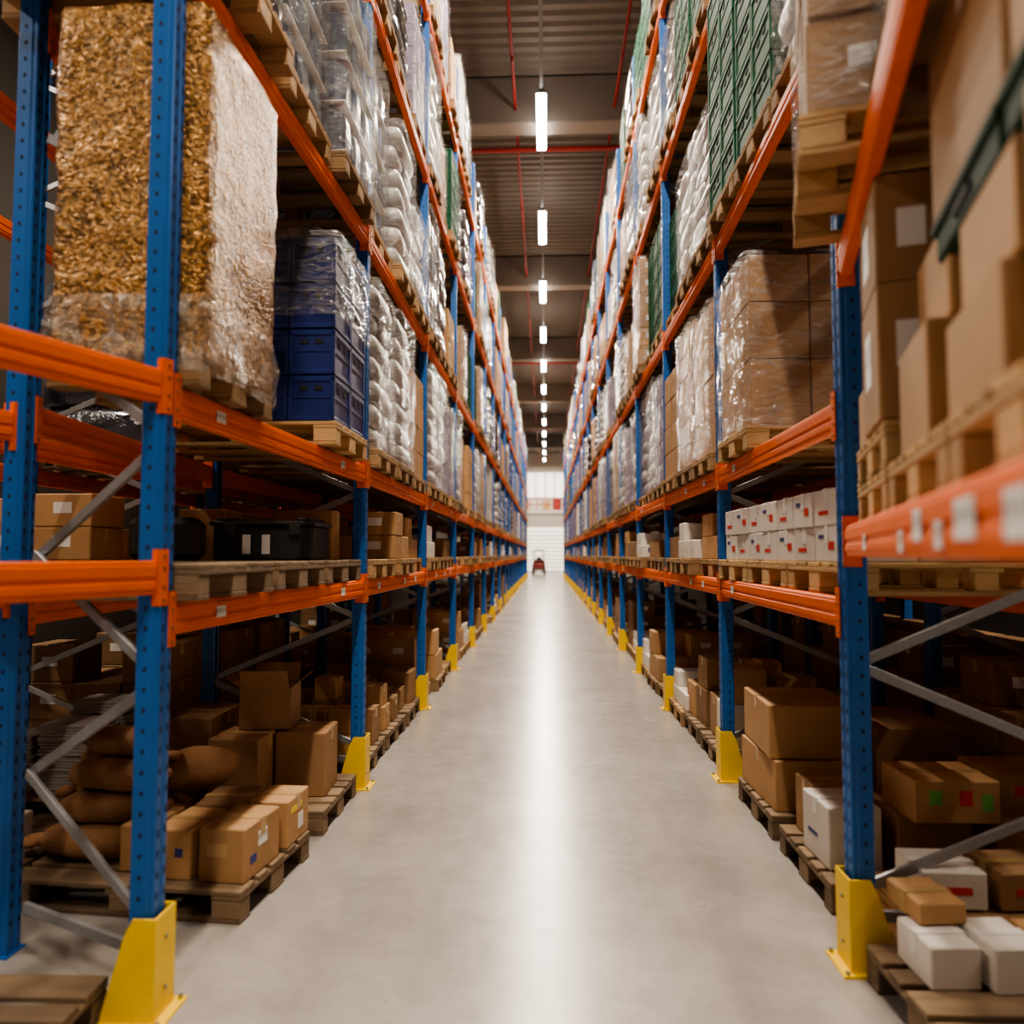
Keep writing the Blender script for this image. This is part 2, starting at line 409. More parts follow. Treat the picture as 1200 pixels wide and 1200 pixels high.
LV = [1.5, 2.34, 4.12, 6.05, 7.95]
XA = 1.32
def make_rack(side, ys, depth=1.2, xa=XA, full=True, levels=LV, label='', xf=None, rear0=None, guards=True):
    par = obj('pallet_rack', None, (side*(xa+depth/2), ys[0], 0), label=label, cat='rack')
    P = par.location
    rz = 0 if side < 0 else pi
    def cw(name, me, x, y, z, r, **k): return child(name, me, par, (x-P.x, y-P.y, z), r, **k)
    for i, y in enumerate(ys):
        yo = y if side < 0 else y+.1
        x0 = side*(xf if (i == 0 and xf) else xa)
        if i == 0 and rear0:
            cw('post', postM, x0, yo, 0, rz)
            rx, ry = rear0
            cw('post', postM, rx, ry, 0, rz)
            d = Vector((rx-x0, ry-y)); a = math.atan2(d.y, d.x)-pi
            cw('bracing', lattice(d.length), x0, y, 0, a)
        else:
            cw('post', postM, x0, yo, 0, rz)
            yr = y+.1 if side < 0 else y
            cw('post', postM, side*(xa+depth), yr, 0, rz+pi)
            cw('bracing', LAT, x0, yo, 0, rz)
        if guards:
            cw('foot_guard', guardM, x0, yo, 0, rz)
            if 0 < i < 8: cw('foot_guard', guardM, side*(xa+depth-.1), yo, 0, rz)
    beams = []
    for i in range(len(ys)-1):
        for lv in levels:
            for rear in (0, 1):
                x = side*(xa+(depth-.05 if rear else 0))
                xs = side*xf if (i == 0 and xf and not rear) else x
                p0 = Vector((xs, ys[i]+.1)); p1 = Vector((x, ys[i+1]))
                if i == 0 and rear and rear0: p0 = Vector((rear0[0], rear0[1]+.1))
                beams.append((i+(rear*4), p0, p1, lv, rear))
    beams.sort(key=lambda t: t[0])
    nb = B()
    cnt = 0
    for (k, p0, p1, lv, rear) in beams:
        if side > 0: p0, p1 = p1, p0
        d = p1-p0; a = math.atan2(d.y, d.x)-pi/2
        if cnt < 90:
            o = cw('shelf_beam', beam_mesh(d.length), p0.x, p0.y, lv, a); cnt += 1
            if full and not rear and k < 4 and lv < 3:
                for q in (.2, .5, .8):
                    if random.random() < .5: child('barcode_label', tagM, o, (.0042, d.length*q+random.uniform(-.2, .2), -.065), 0, label='small white barcode sticker')
        else:
            M = Matrix.Translation((p0.x-P.x, p0.y-P.y, lv)) @ Matrix.Rotation(a, 4, 'Z')
            cbox(nb, (-.027, d.length/2, -.065), (.05, d.length, .125), .006, 0, M)
    if nb.v: cw('shelf_beam', nb.mesh('shelf_beams', [ORANGE]), P.x, P.y, 0, 0, kind='stuff')
    return par, cw
yL = [2.8]+[2.72+2.85*k for k in range(1, 20)]
yR = [3.25+2.62*k for k in range(21)]
rackL, cwL = make_rack(-1, yL, label='tall blue and orange steel pallet rack lining the aisle', xf=1.425, rear0=(-2.25, 3.2))
rackR, cwR = make_rack(1, yR, label='tall blue and orange steel pallet rack with yellow foot guards', xf=1.245)
make_rack(-1, [3.4]+yL[1:6], 1.1, 2.85, False, LV[:3], label='rear pallet rack backing onto the aisle rack', guards=False)
make_rack(1, yR[:6], 1.1, 2.85, False, LV[:3], label='rear pallet rack in dim light behind the aisle rack', guards=False)

def angled_beam(cw, side, p0, p1, z):
    p0 = Vector(p0); p1 = Vector(p1)
    if side > 0: p0, p1 = p1, p0
    d = p1-p0; a = math.atan2(d.y, d.x)-pi/2
    o = cw('shelf_beam', beam_mesh(d.length), p0.x, p0.y, z, a)
    return o, d.length
for z in (1.66, 2.38):
    angled_beam(cwL, -1, (-2.3, .35), (-1.435, 2.8), z)
for z in (1.58, 2.3):
    angled_beam(cwL, -1, (-3.1, .7), (-2.29, 3.2), z)
cwL('post', postM, -2.3, .25, 0, 0); cwL('post', postM, -3.2, .6, 0, pi)
dirR = Vector((-.281, -.96)); pR = Vector((1.245, 3.25)); nR = Vector((.96, -.281))
endR = pR+dirR*2.62
tilt = math.atan2(.281, .96)
for z in (1.8, 2.98):
    o, L = angled_beam(cwR, 1, endR, pR, z)
    if z < 2:
        for (q, w, zz) in ((.75, 1, -.08), (1.5, .9, -.09), (1.72, 1.3, -.06), (1.93, .9, -.085), (2.13, 1.9, -.065), (2.4, 1.5, -.07)):
            c = child('barcode_label', tagM, o, (.0045, q, zz), 0, label='white barcode sticker on beam'); c.scale = (1, w*.8, 1.3 if w > 1 else 1)
    q0 = pR+nR*1.05+dirR*.25; q1 = endR+nR*1.05
    angled_beam(cwR, 1, q1, q0, z)
cwR('post', postM, endR.x, endR.y, 0, pi-tilt); cwR('post', postM, endR.x+nR.x*1.1, endR.y+nR.y*1.1, 0, -tilt)

# ---------------------------------------------------------------- pallets
def pallet_mesh(lx=1.2, ly=.8, mat=WOOD, nb=5):
    b = B()
    for i in range(nb):
        w = .1 if i % 2 else .145
        y = -ly/2+.0725+(ly-.145)*i/(nb-1)
        cbox(b, (0, y, .133), (lx, w, .021), .003)
    for x in (-lx/2+.0725, 0, lx/2-.0725):
        cbox(b, (x, 0, .111), (.145, ly, .021), .003)
        for y in (-ly/2+.05, 0, ly/2-.05): cbox(b, (x, y, .061), (.14 if x else .1, .1 if y else .145, .078), .004)
    for y in (-ly/2+.05, 0, ly/2-.05): cbox(b, (0, y, .011), (lx, .1 if y else .145, .021), .003)
    return b.mesh('pallet', [mat])
PAL = pallet_mesh(); PALO = pallet_mesh(mat=WOODD); PALW = pallet_mesh(mat=WOODL); PALH = pallet_mesh(.62, .8)
palq = []
def pallet(x, y, z, rz=0, me=None, near=False, label=None):
    if near:
        return obj('pallet', me or PAL, (x, y, z), rz, label=label or 'wooden pallet with three block feet', cat='pallet', group='wooden pallets')
    palq.append((y, x, z, rz))

# ---------------------------------------------------------------- load meshes
def crate(b, c, s):
    x, y, z = c; sx, sy, sz = s
    cbox(b, (x, y, z+sz*.5), (sx-.016, sy-.016, sz-.004), .006)
    cbox(b, (x, y, z+sz-.022), (sx-.002, sy-.002, .036), .005)
    cbox(b, (x, y, z+.02), (sx-.004, sy-.004, .03), .005)
    cbox(b, (x, y, z+sz*.52), (sx-.008, sy-.008, .014), .003)
    for u in (-1, 1):
        for v in (-1, 1): cbox(b, (x+u*(sx/2-.014), y+v*(sy/2-.014), z+sz/2), (.026, .026, sz-.01), .005)
    for g in (-1, 1):
        for q in (-.22, .22):
            cbox(b, (x+g*(sx/2-.007), y+q*sy*.7, z+sz*.73), (.006, .05, .034), .004, 1)
            cbox(b, (x+q*sx*.7, y+g*(sy/2-.007), z+sz*.73), (.05, .006, .034), .004, 1)
def m_cartons(nx, ny, nz, H, mats, seed, tape=True, sx=1.14, sy=.77, gap=.006, drop=0):
    r = random.Random(seed); b = B(); hx, hy, hz = sx/nx, sy/ny, H/nz
    for k in range(nz):
        for i in range(nx):
            for j in range(ny):
                if drop and k == nz-1 and r.random() < drop: continue
                x = -sx/2+hx*(i+.5)+r.uniform(-.006, .006); y = -sy/2+hy*(j+.5)+r.uniform(-.006, .006); z = hz*(k+.5)
                cbox(b, (x, y, z), (hx-gap, hy-gap, hz-.003), .007, 0)
                if tape:
                    for (u, ext) in ((i == 0, -1), (i == nx-1, 1)):
                        if u: sbox(b, *sorted((x+ext*(hx/2-.004), x+ext*(hx/2-.001))), y-.025, y+.025, z+hz/2-.09, z+hz/2-.006, 1)
                    for (u, ext) in ((j == 0, -1), (j == ny-1, 1)):
                        if u: sbox(b, x-.06, x+.06, *sorted((y+ext*(hy/2-.004), y+ext*(hy/2-.001))), z-.02, z+.05, 2)
    return b.mesh('carton_stack', mats)
def m_sacks(nz, hz, mat, seed):
    r = random.Random(seed); b = B()
    for k in range(nz):
        nx, ny = (2, 2) if k % 2 else (3, 1)
        for i in range(nx):
            for j in range(ny):
                hx, hy = 1.13/nx, .76/ny
                pillow(b, (-1.13/2+hx*(i+.5)+r.uniform(-.02, .02), -.76/2+hy*(j+.5)+r.uniform(-.02, .02), hz*(k+.5)), (hx*r.uniform(.96, 1.03), hy*r.uniform(.96, 1.03), hz*1.15), 0, .3, .55, 16, 6)
    return b.mesh('sack_stack', [mat], True)
def m_bottles(nz, hz, seed):
    b = B()
    for k in range(nz):
        for i in range(5):
            for j in range(3):
                x = -.57+.228*(i+.5); y = -.39+.26*(j+.5); z = hz*k
                pillow(b, (x, y, z+hz*.45), (.225, .25, hz*.92), 0, .6, .35, 12, 6)
                cyl(b, (x, y, z+hz*.94), .03, hz*.1, 8, 1)
        cbox(b, (0, 0, hz*k+.006), (1.15, .78, .01), .002, 2)
    return b.mesh('bottle_stack', [BOTTLE, BLACKP, WCARD], False)
def m_bale(H, seed):
    b = B(); r = random.Random(seed); n = 4
    for k in range(n):
        pillow(b, (r.uniform(-.01, .01), r.uniform(-.01, .01), H/n*(k+.5)), (1.14, .77, H/n*1.12), 0, .22, .35, 28, 8, nz=.04, seed=k+seed)
    return b.mesh('bale', [BALE], True)
def m_crates(nz, mat, hz=.285):
    b = B()
    for k in range(nz):
        for i in range(4):
            for j in range(2): crate(b, (-.58+.29*(i+.5), -.39+.39*(j+.5), hz*k), (.288, .388, hz-.002))
    return b.mesh('crate_stack', [mat, DARK])
def m_film(sx, sy, H, seed, mat, amp=.012, cap=True):
    b = B(); hx, hy = sx/2, sy/2; c = .03
    def seg(p, q, n): return [(p[0]+(q[0]-p[0])*i/n, p[1]+(q[1]-p[1])*i/n) for i in range(n)]
    per = seg((-hx+c, -hy), (hx-c, -hy), 12)+seg((hx-c, -hy), (hx, -hy+c), 2)+seg((hx, -hy+c), (hx, hy-c), 9)+seg((hx, hy-c), (hx-c, hy), 2)
    per += seg((hx-c, hy), (-hx+c, hy), 12)+seg((-hx+c, hy), (-hx, hy-c), 2)+seg((-hx, hy-c), (-hx, -hy+c), 9)+seg((-hx, -hy+c), (-hx+c, -hy), 2)
    n = len(per); nz = 14; vs = []
    for k in range(nz+1):
        z = H*k/nz
        for (x, y) in per:
            d = noise.noise(Vector((x*5+seed, y*5, z*9)))*amp
            L = math.hypot(x, y); f = 1+(d+amp*.4)/L
            vs.append((x*f, y*f, z+(noise.noise(Vector((x*4, y*4+seed, 9)))*.02 if k == 0 else 0)))
    vs.append((0, 0, H+.004))
    fs = [[k*n+i, k*n+(i+1) % n, (k+1)*n+(i+1) % n, (k+1)*n+i] for k in range(nz) for i in range(n)]
    if cap: fs += [[nz*n+i, nz*n+(i+1) % n, len(vs)-1] for i in range(n)]
    b.add(vs, fs); return b.mesh('stretch_film', [mat], True)

KM = [KRAFT, TAPE, LABEL]; WM = [WCARD, LABEL, NAVYP]; DM = [KRAFTD, TAPE, LABEL]; PM = [PURPLE, LABEL, LABEL]
KINDS = {
 'wc1': ('wrapped_carton_stack', m_cartons(3, 2, 4, 1.3, KM, 1), 1.3, True, 'film-wrapped block of brown cartons on a pallet', 'carton stack'),
 'wc2': ('wrapped_carton_stack', m_cartons(4, 3, 6, 1.42, KM, 2), 1.42, True, 'tall film-wrapped block of small brown cartons', 'carton stack'),
 'wc3': ('wrapped_carton_stack', m_cartons(3, 2, 5, 1.38, WM, 3), 1.38, True, 'film-wrapped block of white printed cartons', 'carton stack'),
 'wp': ('wrapped_carton_stack', m_cartons(3, 3, 5, 1.25, PM, 3), 1.25, True, 'film-wrapped block of mauve cartons', 'carton stack'),
 'cp': ('carton_stack', m_cartons(3, 2, 4, 1.15, KM, 4, drop=.4), 1.15, False, 'unwrapped stack of taped brown cartons', 'carton stack'),
 's1': ('wrapped_sack_stack', m_sacks(7, .2, SACKW, 5), 1.42, True, 'film-wrapped stack of white plastic sacks', 'sack stack'),
 's2': ('wrapped_sack_stack', m_sacks(6, .2, SACKW, 6), 1.22, True, 'bulging white sacks wrapped in clear film', 'sack stack'),
 'b1': ('wrapped_bottle_stack', m_bottles(4, .35, 7), 1.42, True, 'film-wrapped layers of blue-grey bottles', 'bottle stack'),
 'd1': ('wrapped_bale', m_bale(1.35, 3), 1.35, False, 'shiny dark grey wrapped bale on a pallet', 'wrapped bale'),
 'g': ('crate_stack', m_crates(5, GREENC), 1.425, False, 'stack of dark green plastic crates', 'crate stack'),
 'lo1': ('carton_stack', m_cartons(3, 2, 2, .42, KM, 8, drop=.3), .42, False, 'low stack of brown cartons on a pallet', 'carton stack'),
 'lo2': ('carton_stack', m_cartons(4, 3, 2, .36, WM, 9, drop=.3), .36, False, 'low stack of white cartons on a pallet', 'carton stack'),
 'lo3': ('carton_stack', m_cartons(3, 2, 1, .26, DM, 19, drop=.45), .26, False, 'a few low dark brown cartons on a pallet', 'carton stack'),
 'fl1': ('carton_stack', m_cartons(3, 2, 3, .85, DM, 10, drop=.4), .85, False, 'stack of dull brown cartons at floor level', 'carton stack'),
 'fl2': ('carton_stack', m_cartons(3, 2, 2, .6, KM, 11, drop=.4), .6, False, 'stack of large brown cartons at floor level', 'carton stack'),
}
FILMS = {}
def load(kind, x, y, z, rz=0, zs=1, withfilm=True, group=None):
    nm, me, H, wr, lab, cat = KINDS[kind]
    o = obj(nm, me, (x, y, z), rz, label=lab, cat=cat, group=group or ('loads on the rack: '+lab))
    o.scale = (1, 1, zs)
    if wr and withfilm:
        s = random.choice((1, 2)); k = (round(H, 2), s)
        if k not in FILMS: FILMS[k] = m_film(1.19, .81, H+.01, s*13.7, FILM)
        child('stretch_film', FILMS[k], o)
    return o

R = random.Random(21)
top3 = ['s1', 's2', 'wc3', 'b1', 'wc1', 'wc2', 'cp', 'g', 'wp', 'b1', 'd1', 'd1', 'wc1', 's1', 'g']
top2 = ['s1', 's1', 's2', 'wc3', 'b1', 'wc1', 'wc2', 'cp', 'wp', 'b1', 'wc1', 'd1']
def fill(side, ys, presets):
    for bi in range(len(ys)-1):
        y0 = ys[bi]+.1; bl = ys[bi+1]-y0; pitch = bl/3
        for li, lz in enumerate([0]+LV):
            for sl in range(3):
                yc = y0+pitch*(sl+.5)
                key = (bi, li, sl)
                if key in presets:
                    k = presets[key]
                    if k is None: continue
                else:
                    if li == 4 and yc < 5.5: continue
                    if li == 5 and yc < 8: continue
                    if li == 0: k = R.choice(['fl1', 'fl2', 'fl2', 'lo1', 'lo2', ''])
                    elif li == 1: k = R.choice(['lo1', 'lo2', '', 'lo3', 'lo3'])
                    elif li == 2: k = R.choice(top2)
                    else: k = R.choice(top3)
                    if li > 2 and R.random() < .05: continue
                x = side*(1.9+(.06 if li == 0 else 0)+R.uniform(-.04, .05)); rz = R.uniform(-.025, .025)
                pallet(x, yc, lz, rz)
                if k:
                    zs = (R.uniform(.92, 1.02) if li == 2 else R.uniform(.72, 1.1)) if li > 1 else R.uniform(.8, 1.05)
                    load(k, x+side*R.uniform(-.01, .03), yc, lz+.144, rz+(pi if R.random() < .5 else 0), zs, withfilm=(bi < 6))
N_ = None
presL = {(0,0,0): N_, (0,0,1): N_, (0,0,2): N_, (0,1,0): N_, (0,1,1): N_, (0,1,2): N_, (0,2,0): N_, (0,2,1): N_, (0,2,2): N_,
         (0,3,0): 'd1', (0,3,1): 'b1', (0,3,2): 'b1', (1,2,0): 's1', (1,2,1): 's1', (1,2,2): 'cp', (1,3,0): 'b1', (1,3,1): 's1', (1,3,2): 's2',
         (1,0,0): N_, (1,0,1): N_, (1,0,2): N_, (1,1,0): '', (1,1,1): 'lo1', (2,2,0): 's1', (2,2,1): 's1', (2,2,2): 'wp', (2,3,0): 'b1', (2,3,1): 'd1', (1,4,0): 'b1', (1,4,1): 'd1', (2,3,2): 'cp', (3,2,0): 's1', (3,2,1): 'cp'}
presR = {(0,0,0): N_, (0,0,1): N_, (0,0,2): N_, (0,1,0): N_, (0,1,1): N_, (0,1,2): N_, (0,2,0): N_, (0,2,1): N_, (0,2,2): N_,
         (0,3,0): N_, (0,3,1): N_, (0,3,2): N_, (1,2,0): 'wc1', (1,2,1): 'wc2', (1,2,2): 'cp', (1,3,0): 's1', (1,3,1): 's2', (1,3,2): 'g',
         (1,0,0): N_, (1,0,1): N_, (1,1,0): 'lo1', (1,1,1): 'lo2', (2,2,0): 'wp', (2,2,1): 's1', (2,3,0): 'g', (2,3,1): 'g', (1,4,0): 'g', (1,4,1): 'g', (2,4,0): 's2', (2,4,1): 's1'}
fill(-1, yL, presL); fill(1, yR, presR)
for side, ys in ((-1, [3.4]+yL[1:]), (1, yR)):
    for bi in range(0, 4):
        for li, lz in enumerate((0, 1.5, 2.34)):
            for sl in range(3):
                if li == 2 and (R.random() < .3 or bi == 0): continue
                if side < 0 and li == 0 and bi == 0: continue
                n = ys[bi+1]-ys[bi]-.1
                if n < 2.4 and sl == 2: continue
                yc = ys[bi]+.1+n/(3 if n > 2.4 else 2)*(sl+.5); x = side*3.4
                pallet(x, yc, lz)
                k = R.choice(['fl1', 'fl2', 'lo1', 'fl1']) if li == 0 else (R.choice(['lo1', 'lo3', 'lo3', '']) if li == 1 else R.choice(['wc2', 'd1', 'd1']))
                if k: load(k, x, yc, lz+.144, 0, 1, group='loads on the rear rack')

# ---------------------------------------------------------------- individual cartons
def carton(x, y, z, sx, sy, sz, rz=0, mat=KRAFT, label='closed brown cardboard carton with tape', group=None, tape=True, tag=None, opened=False, name='carton'):
    b = B()
    if not opened:
        cbox(b, (0, 0, sz/2), (sx, sy, sz), .006)
        cbox(b, (0, 0, sz+.0008), (sx-.02, .004, .002), .0005)
    else:
        for g in (-1, 1):
            sbox(b, g*sx/2-.003, g*sx/2+.003, -sy/2, sy/2, 0, sz)
            sbox(b, -sx/2, sx/2, g*sy/2-.003, g*sy/2+.003, 0, sz)
            member(b, (g*sx/2, 0, sz), (g*(sx/2+.09), 0, sz+.07), .005, sy-.02)
            M = Matrix.Translation((0, g*(sy/2+.03), sz+.06)) @ Matrix.Rotation(-g*.45, 4, 'X'); cbox(b, (0, 0, 0), (sx-.02, .005, .13), .001, 0, M)
        sbox(b, -sx/2, sx/2, -sy/2, sy/2, 0, .006)
        sbox(b, -sx/2+.01, sx/2-.01, -sy/2+.01, sy/2-.01, sz*.5, sz*.55, 1)
    o = obj(name, b.mesh(name, [mat, PAPER]), (x, y, z), rz, label=label, cat='box', group=group)
    if tape and not opened:
        t = B(); sbox(t, -sx/2-.001, sx/2+.001, -.025, .025, sz+.0015, sz+.003)
        for g in (-1, 1): sbox(t, *sorted((g*(sx/2+.0002), g*(sx/2+.0018))), -.025, .025, sz-.08, sz+.003)
        child('packing_tape', t.mesh('packing_tape', [TAPE if mat != WCARD else LABEL]), o)
    if tag:
        for (fx, u, v, w, h, mt) in tag:
            t = B(); z0 = v*sz
            if fx == 'Y': sbox(t, u*sx-w/2, u*sx+w/2, -sy/2-.0016, -sy/2-.0002, z0-h/2, z0+h/2)
            if fx == 'X+': sbox(t, sx/2+.0002, sx/2+.0016, u*sy-w/2, u*sy+w/2, z0-h/2, z0+h/2)
            if fx == 'X-': sbox(t, -sx/2-.0016, -sx/2-.0002, u*sy-w/2, u*sy+w/2, z0-h/2, z0+h/2)
            child('printed_label', t.mesh('printed_label', [mt]), o)
    return o

# LEFT: gold wrapped block on half pallet
gxc, gyc = -1.655, 3.31
pallet(gxc, gyc, 2.34, 0, PALH, True, 'half-size wooden pallet under the gold wrapped block')
for k in range(4):
    for i in range(2):
        for j in range(2):
            carton(gxc-.145+.29*i, gyc-.19+.38*j, 2.484+.355*k, .284, .374, .352, 0, KRAFTG, label='golden brown carton inside gold-tinted film', group='cartons in the gold wrapped block', tape=False)
obj('stretch_film', m_film(.62, .8, 1.43, 3.3, FILMG, .02), (gxc, gyc, 2.46), 0, label='crinkled shiny gold-tinted film around a tall block', cat='film')
obj('stretch_film', m_film(.64, .82, .3, 8.3, FILMS_, .035, cap=False), (gxc, gyc, 2.4), 0, label='loose clear film skirt at the base of the block', cat='film')
# blue crates
b = B(); crate(b, (0, 0, 0), (.288, .388, .283)); bcM = b.mesh('crate', [BLUEC, DARK])
b = B(); crate(b, (0, 0, 0), (.288, .388, .283)); gcM = b.mesh('crate', [GREENC, DARK])
cx, cy = -1.85, 4.93
pallet(cx, cy, 2.34, 0, PALW, True, 'pale wooden pallet under blue crates')
for k in range(4):
    for i in range(4):
        for j in range(2):
            obj('crate', bcM, (cx-.58+.29*(i+.5), cy-.39+.39*(j+.5), 2.484+.285*k), 0, label='dark blue plastic crate with hand holes', cat='crate', group='blue crates stacked on a pallet')
obj('stretch_film', m_film(1.2, .82, .52, 5.1, FILM, .014), (cx, cy, 2.484+.65), 0, label='clear film around the top of the blue crates', cat='film')
# low shelf
for yy in (3.32, 4.2, 5.1):
    pallet(-1.93, yy, 1.5, R.uniform(-.02, .02), PALO, True, 'weathered pallet on the low shelf')
b = B(); cbox(b, (0, 0, .11), (.62, .42, .22), .015); cbox(b, (0, 0, .23), (.66, .46, .03), .01)
for x in (-.25, .25): cbox(b, (x, 0, .255), (.08, .42, .02), .008)
for y in (-.22, .22):
    for x in (-.2, .2): cbox(b, (x, y, .19), (.07, .03, .07), .006)
o = obj('storage_tote', b.mesh('tote', [BLACKP]), (-1.76, 4.9, 1.644), .05, label='black plastic tote with lid on a pallet', cat='tote')
for x in (-.1, .02):
    t = B(); sbox(t, x-.025, x+.025, -.2135, -.2105, .04, .16)
    child('printed_label', t.mesh('printed_label', [LABEL]), o)
b = B(); cbox(b, (0, 0, .13), (.4, .3, .26), .04); cyl(b, (0, 0, .3), .05, .08, 12)
obj('canister', b.mesh('canister', [BLACKP]), (-2.3, 4.6, 1.644), .3, label='dark plastic canister behind the tote', cat='canister')
carton(-1.66, 5.3, 1.644, .4, .2, .34, 0, KRAFT, 'dark brown carton behind the black tote')
carton(-2.3, 5.2, 1.644, .3, .4, .34, .1, KRAFT, 'brown carton at the back of the shelf')
# left floor
pallet(-1.95, 3.98, 0, -.09, PALO, True, 'weathered pallet with sacks and cartons')
pallet(-1.93, 5.04, 0, 0, PALO, True, 'weathered pallet with brown cartons')
pallet(-2.19, 2.42, 0, .03, PALO, True, 'old dark pallet lying on the floor')
G = 'cartons on the floor pallets'
carton(-1.5, 3.80, .144, .23, .36, .25, -.12, KRAFT, 'small brown carton with blue and yellow stickers', G, tag=[('Y', -.1, .6, .1, .06, TAPE), ('X+', 0, .65, .09, .07, BARC), ('X+', -.25, .35, .06, .04, NAVYP)])
carton(-1.76, 3.82, .144, .2, .34, .23, -.1, KRAFT, 'small taped brown carton on a pallet', G, tag=[('Y', .2, .55, .04, .04, NAVYP)])
carton(-1.98, 3.88, .144, .17, .3, .22, -.05, KRAFT, 'small narrow brown carton on a pallet', G)
carton(-1.45, 4.2, .144, .22, .3, .24, -.05, KRAFT, 'small brown carton with yellow tape', G, tag=[('X+', -.1, .75, .16, .03, YELP), ('X+', .1, .4, .07, .08, LABEL)])
carton(-1.73, 4.22, .144, .26, .34, .22, .05, KRAFTD, 'low brown carton beside a sack', G)
carton(-1.57, 5.08, .144, .32, .36, .4, .06, KRAFTD, 'tall dull brown carton on a pallet', G)
carton(-1.9, 4.86, .144, .32, .36, .41, -.04, KRAFTD, 'tall dull brown carton on a pallet', G)
carton(-1.82, 5.08, .56, .32, .3, .26, .1, KRAFTD, 'open brown carton with flaps up', G, opened=True)
carton(-2.28, 5.1, .144, .34, .5, .5, 0, KRAFTD, 'tall brown carton at the back', G)
k = 0
for (x, y, z, s, rx, rz) in ((-2.3, 3.93, .23, .88, 0, .1), (-2.36, 4.2, .23, .88, 0, -.1), (-2.3, 4.42, .23, .88, 0, -.1), (-2.28, 3.98, .38, .82, .05, .05), (-2.36, 4.26, .38, .82, 0, .2), (-2.28, 4.02, .53, .76, -.1, -.15), (-2.0, 4.42, .45, .78, .7, .4), (-2.38, 4.3, .54, .76, .1, .2), (-2.3, 4.14, .67, .7, .1, -.2)):
    b = B(); pillow(b, (0, 0, 0), (.58*s, .34*s, .19*s), 0, .8, .8, 32, 16, nz=.2, seed=k*3.1)
    pillow(b, (-.3*s, 0, 0), (.06, .1*s, .07), 0, .9, .9, 12, 8, nz=.2, seed=k)
    pillow(b, (-.35*s, 0, 0), (.1, .18*s, .05), 0, .7, .8, 12, 8, nz=.3, seed=k+4)
    o = obj('sack', b.mesh('sack', [BURLAP], True), (x, y, z), rz, label='full brown burlap sack lying in a pile', cat='sack', group='burlap sacks on the pallet')
    o.rotation_euler = (rx, 0, rz+(pi if k % 2 else 0)); k += 1
# paper bundles and labelled cartons in the rear bay
pallet(-3.35, 5.2, 0, 0, PALO, True, 'dark pallet under paper bundles')
for i, (x, y, n) in enumerate(((-3.1, 5.05, 22), (-3.5, 5.05, 18), (-3.1, 5.4, 26))):
    b = B(); rr = random.Random(i)
    for q in range(n): cbox(b, (rr.uniform(-.012, .012), rr.uniform(-.012, .012), .01+.02*q), (.36, .3, .018), .003)
    obj('paper_bundle', b.mesh('paper_bundle', [PAPER]), (x, y, .144), rr.uniform(-.05, .05), label='tall bundle of grey printed paper sheets', cat='paper', group='paper bundles')
pallet(-3.2, 4.0, 0, 0, PALO, True, 'dark pallet with yellow printed boxes')
for i in range(3):
    carton(-2.85-.36*i, 3.85, .144, .33, .3, .2, 0, WCARD, 'flat box with yellow and green print', 'printed boxes', tag=[('Y', 0, .35, .26, .05, YELP), ('Y', 0, .75, .2, .04, GREENP)])
for (py, n) in ((6.15, 5), (7.05, 5), (7.95, 5)):
    pallet(-1.95, py, 0, R.uniform(-.03, .03), PALO, True, 'weathered pallet with small cartons')
    for i in range(n):
        sx, sy, sz = R.uniform(.22, .36), R.uniform(.22, .34), R.uniform(.16, .34)
        x = -1.55-.38*(i % 3); y = py-.2+.4*(i//3)
        carton(x, y, .144, sx, sy, sz, R.uniform(-.05, .05), KRAFT if i % 2 == 0 else KRAFTD, 'brown carton on a floor pallet', G)
        if i < 2 and R.random() < .6: carton(x, y, .146+sz, sx*.8, .22, .18, R.uniform(-.1, .1), KRAFT, 'small brown carton on top of another', G)

# RIGHT bay 1: wrapped brown cartons L2
cx, cy = 1.85, 5.2
pallet(cx, cy, 2.34, 0, PALW, True, 'wooden pallet under film-wrapped cartons')
for k in range(3):
    for i in range(3):
        for j in range(2):
            hz = (.42, .36, .3)[k]; zz = 2.484+(0, .425, .79)[k]
            carton(cx-.38+.38*i, cy-.19+.385*j, zz, .372, .38, hz, 0, KRAFT, 'brown carton inside clear film', 'cartons in the film-wrapped block', tape=(k == 2))
obj('stretch_film', m_film(1.19, .82, 1.12, 2.2, FILM, .02), (cx, cy, 2.47), 0, label='wrinkled clear film around brown cartons', cat='film')
for yy in (3.8, 4.63, 5.46):
    pallet(1.9, yy, 1.5, 0, PALW, True, 'pale wooden pallet on the low shelf')
for j in range(7):
    for i in range(3):
        for k in range(2):
            yy = 3.66+.305*j
            tg = [('X-', -.2, .45, .07, .04, REDP), ('X-', .18, .7, .1, .02, NAVYP), ('Y', -.2, .45, .1, .03, REDP), ('Y', .2, .6, .12, .015, NAVYP)] if (j+k) % 2 == 0 else [('X-', .1, .35, .12, .02, REDP), ('Y', 0, .5, .05, .05, NAVYP)]
            carton(1.49+.36*i+R.uniform(-.006, .006), yy, 1.645+.172*k, .35, .295, .17, R.uniform(-.03, .03), WCARD, 'white carton with red and navy print', 'white printed cartons on the low shelf', tape=True, tag=tg)
for cy in (3.8, 4.66, 5.5):
    pallet(1.86, cy, 4.12, 0, PAL, True, 'wooden pallet under stacked loads')
    if cy < 4:
        load('s2', 1.86, cy, 4.264, 0, 1); continue
    for k in range(6):
        for i in range(4):
            for j in range(2):
                if i > 1 and 0 < k < 5: continue
                obj('crate', gcM, (1.86-.58+.29*(i+.5), cy-.39+.39*(j+.5), 4.264+.285*k), 0, label='dark green plastic crate in a tall stack', cat='crate', group='green crates on the rack')
def bayR(u, v):
    p = pR+dirR*u+nR*v; return p.x, p.y
AR = math.atan2(nR.y, nR.x)
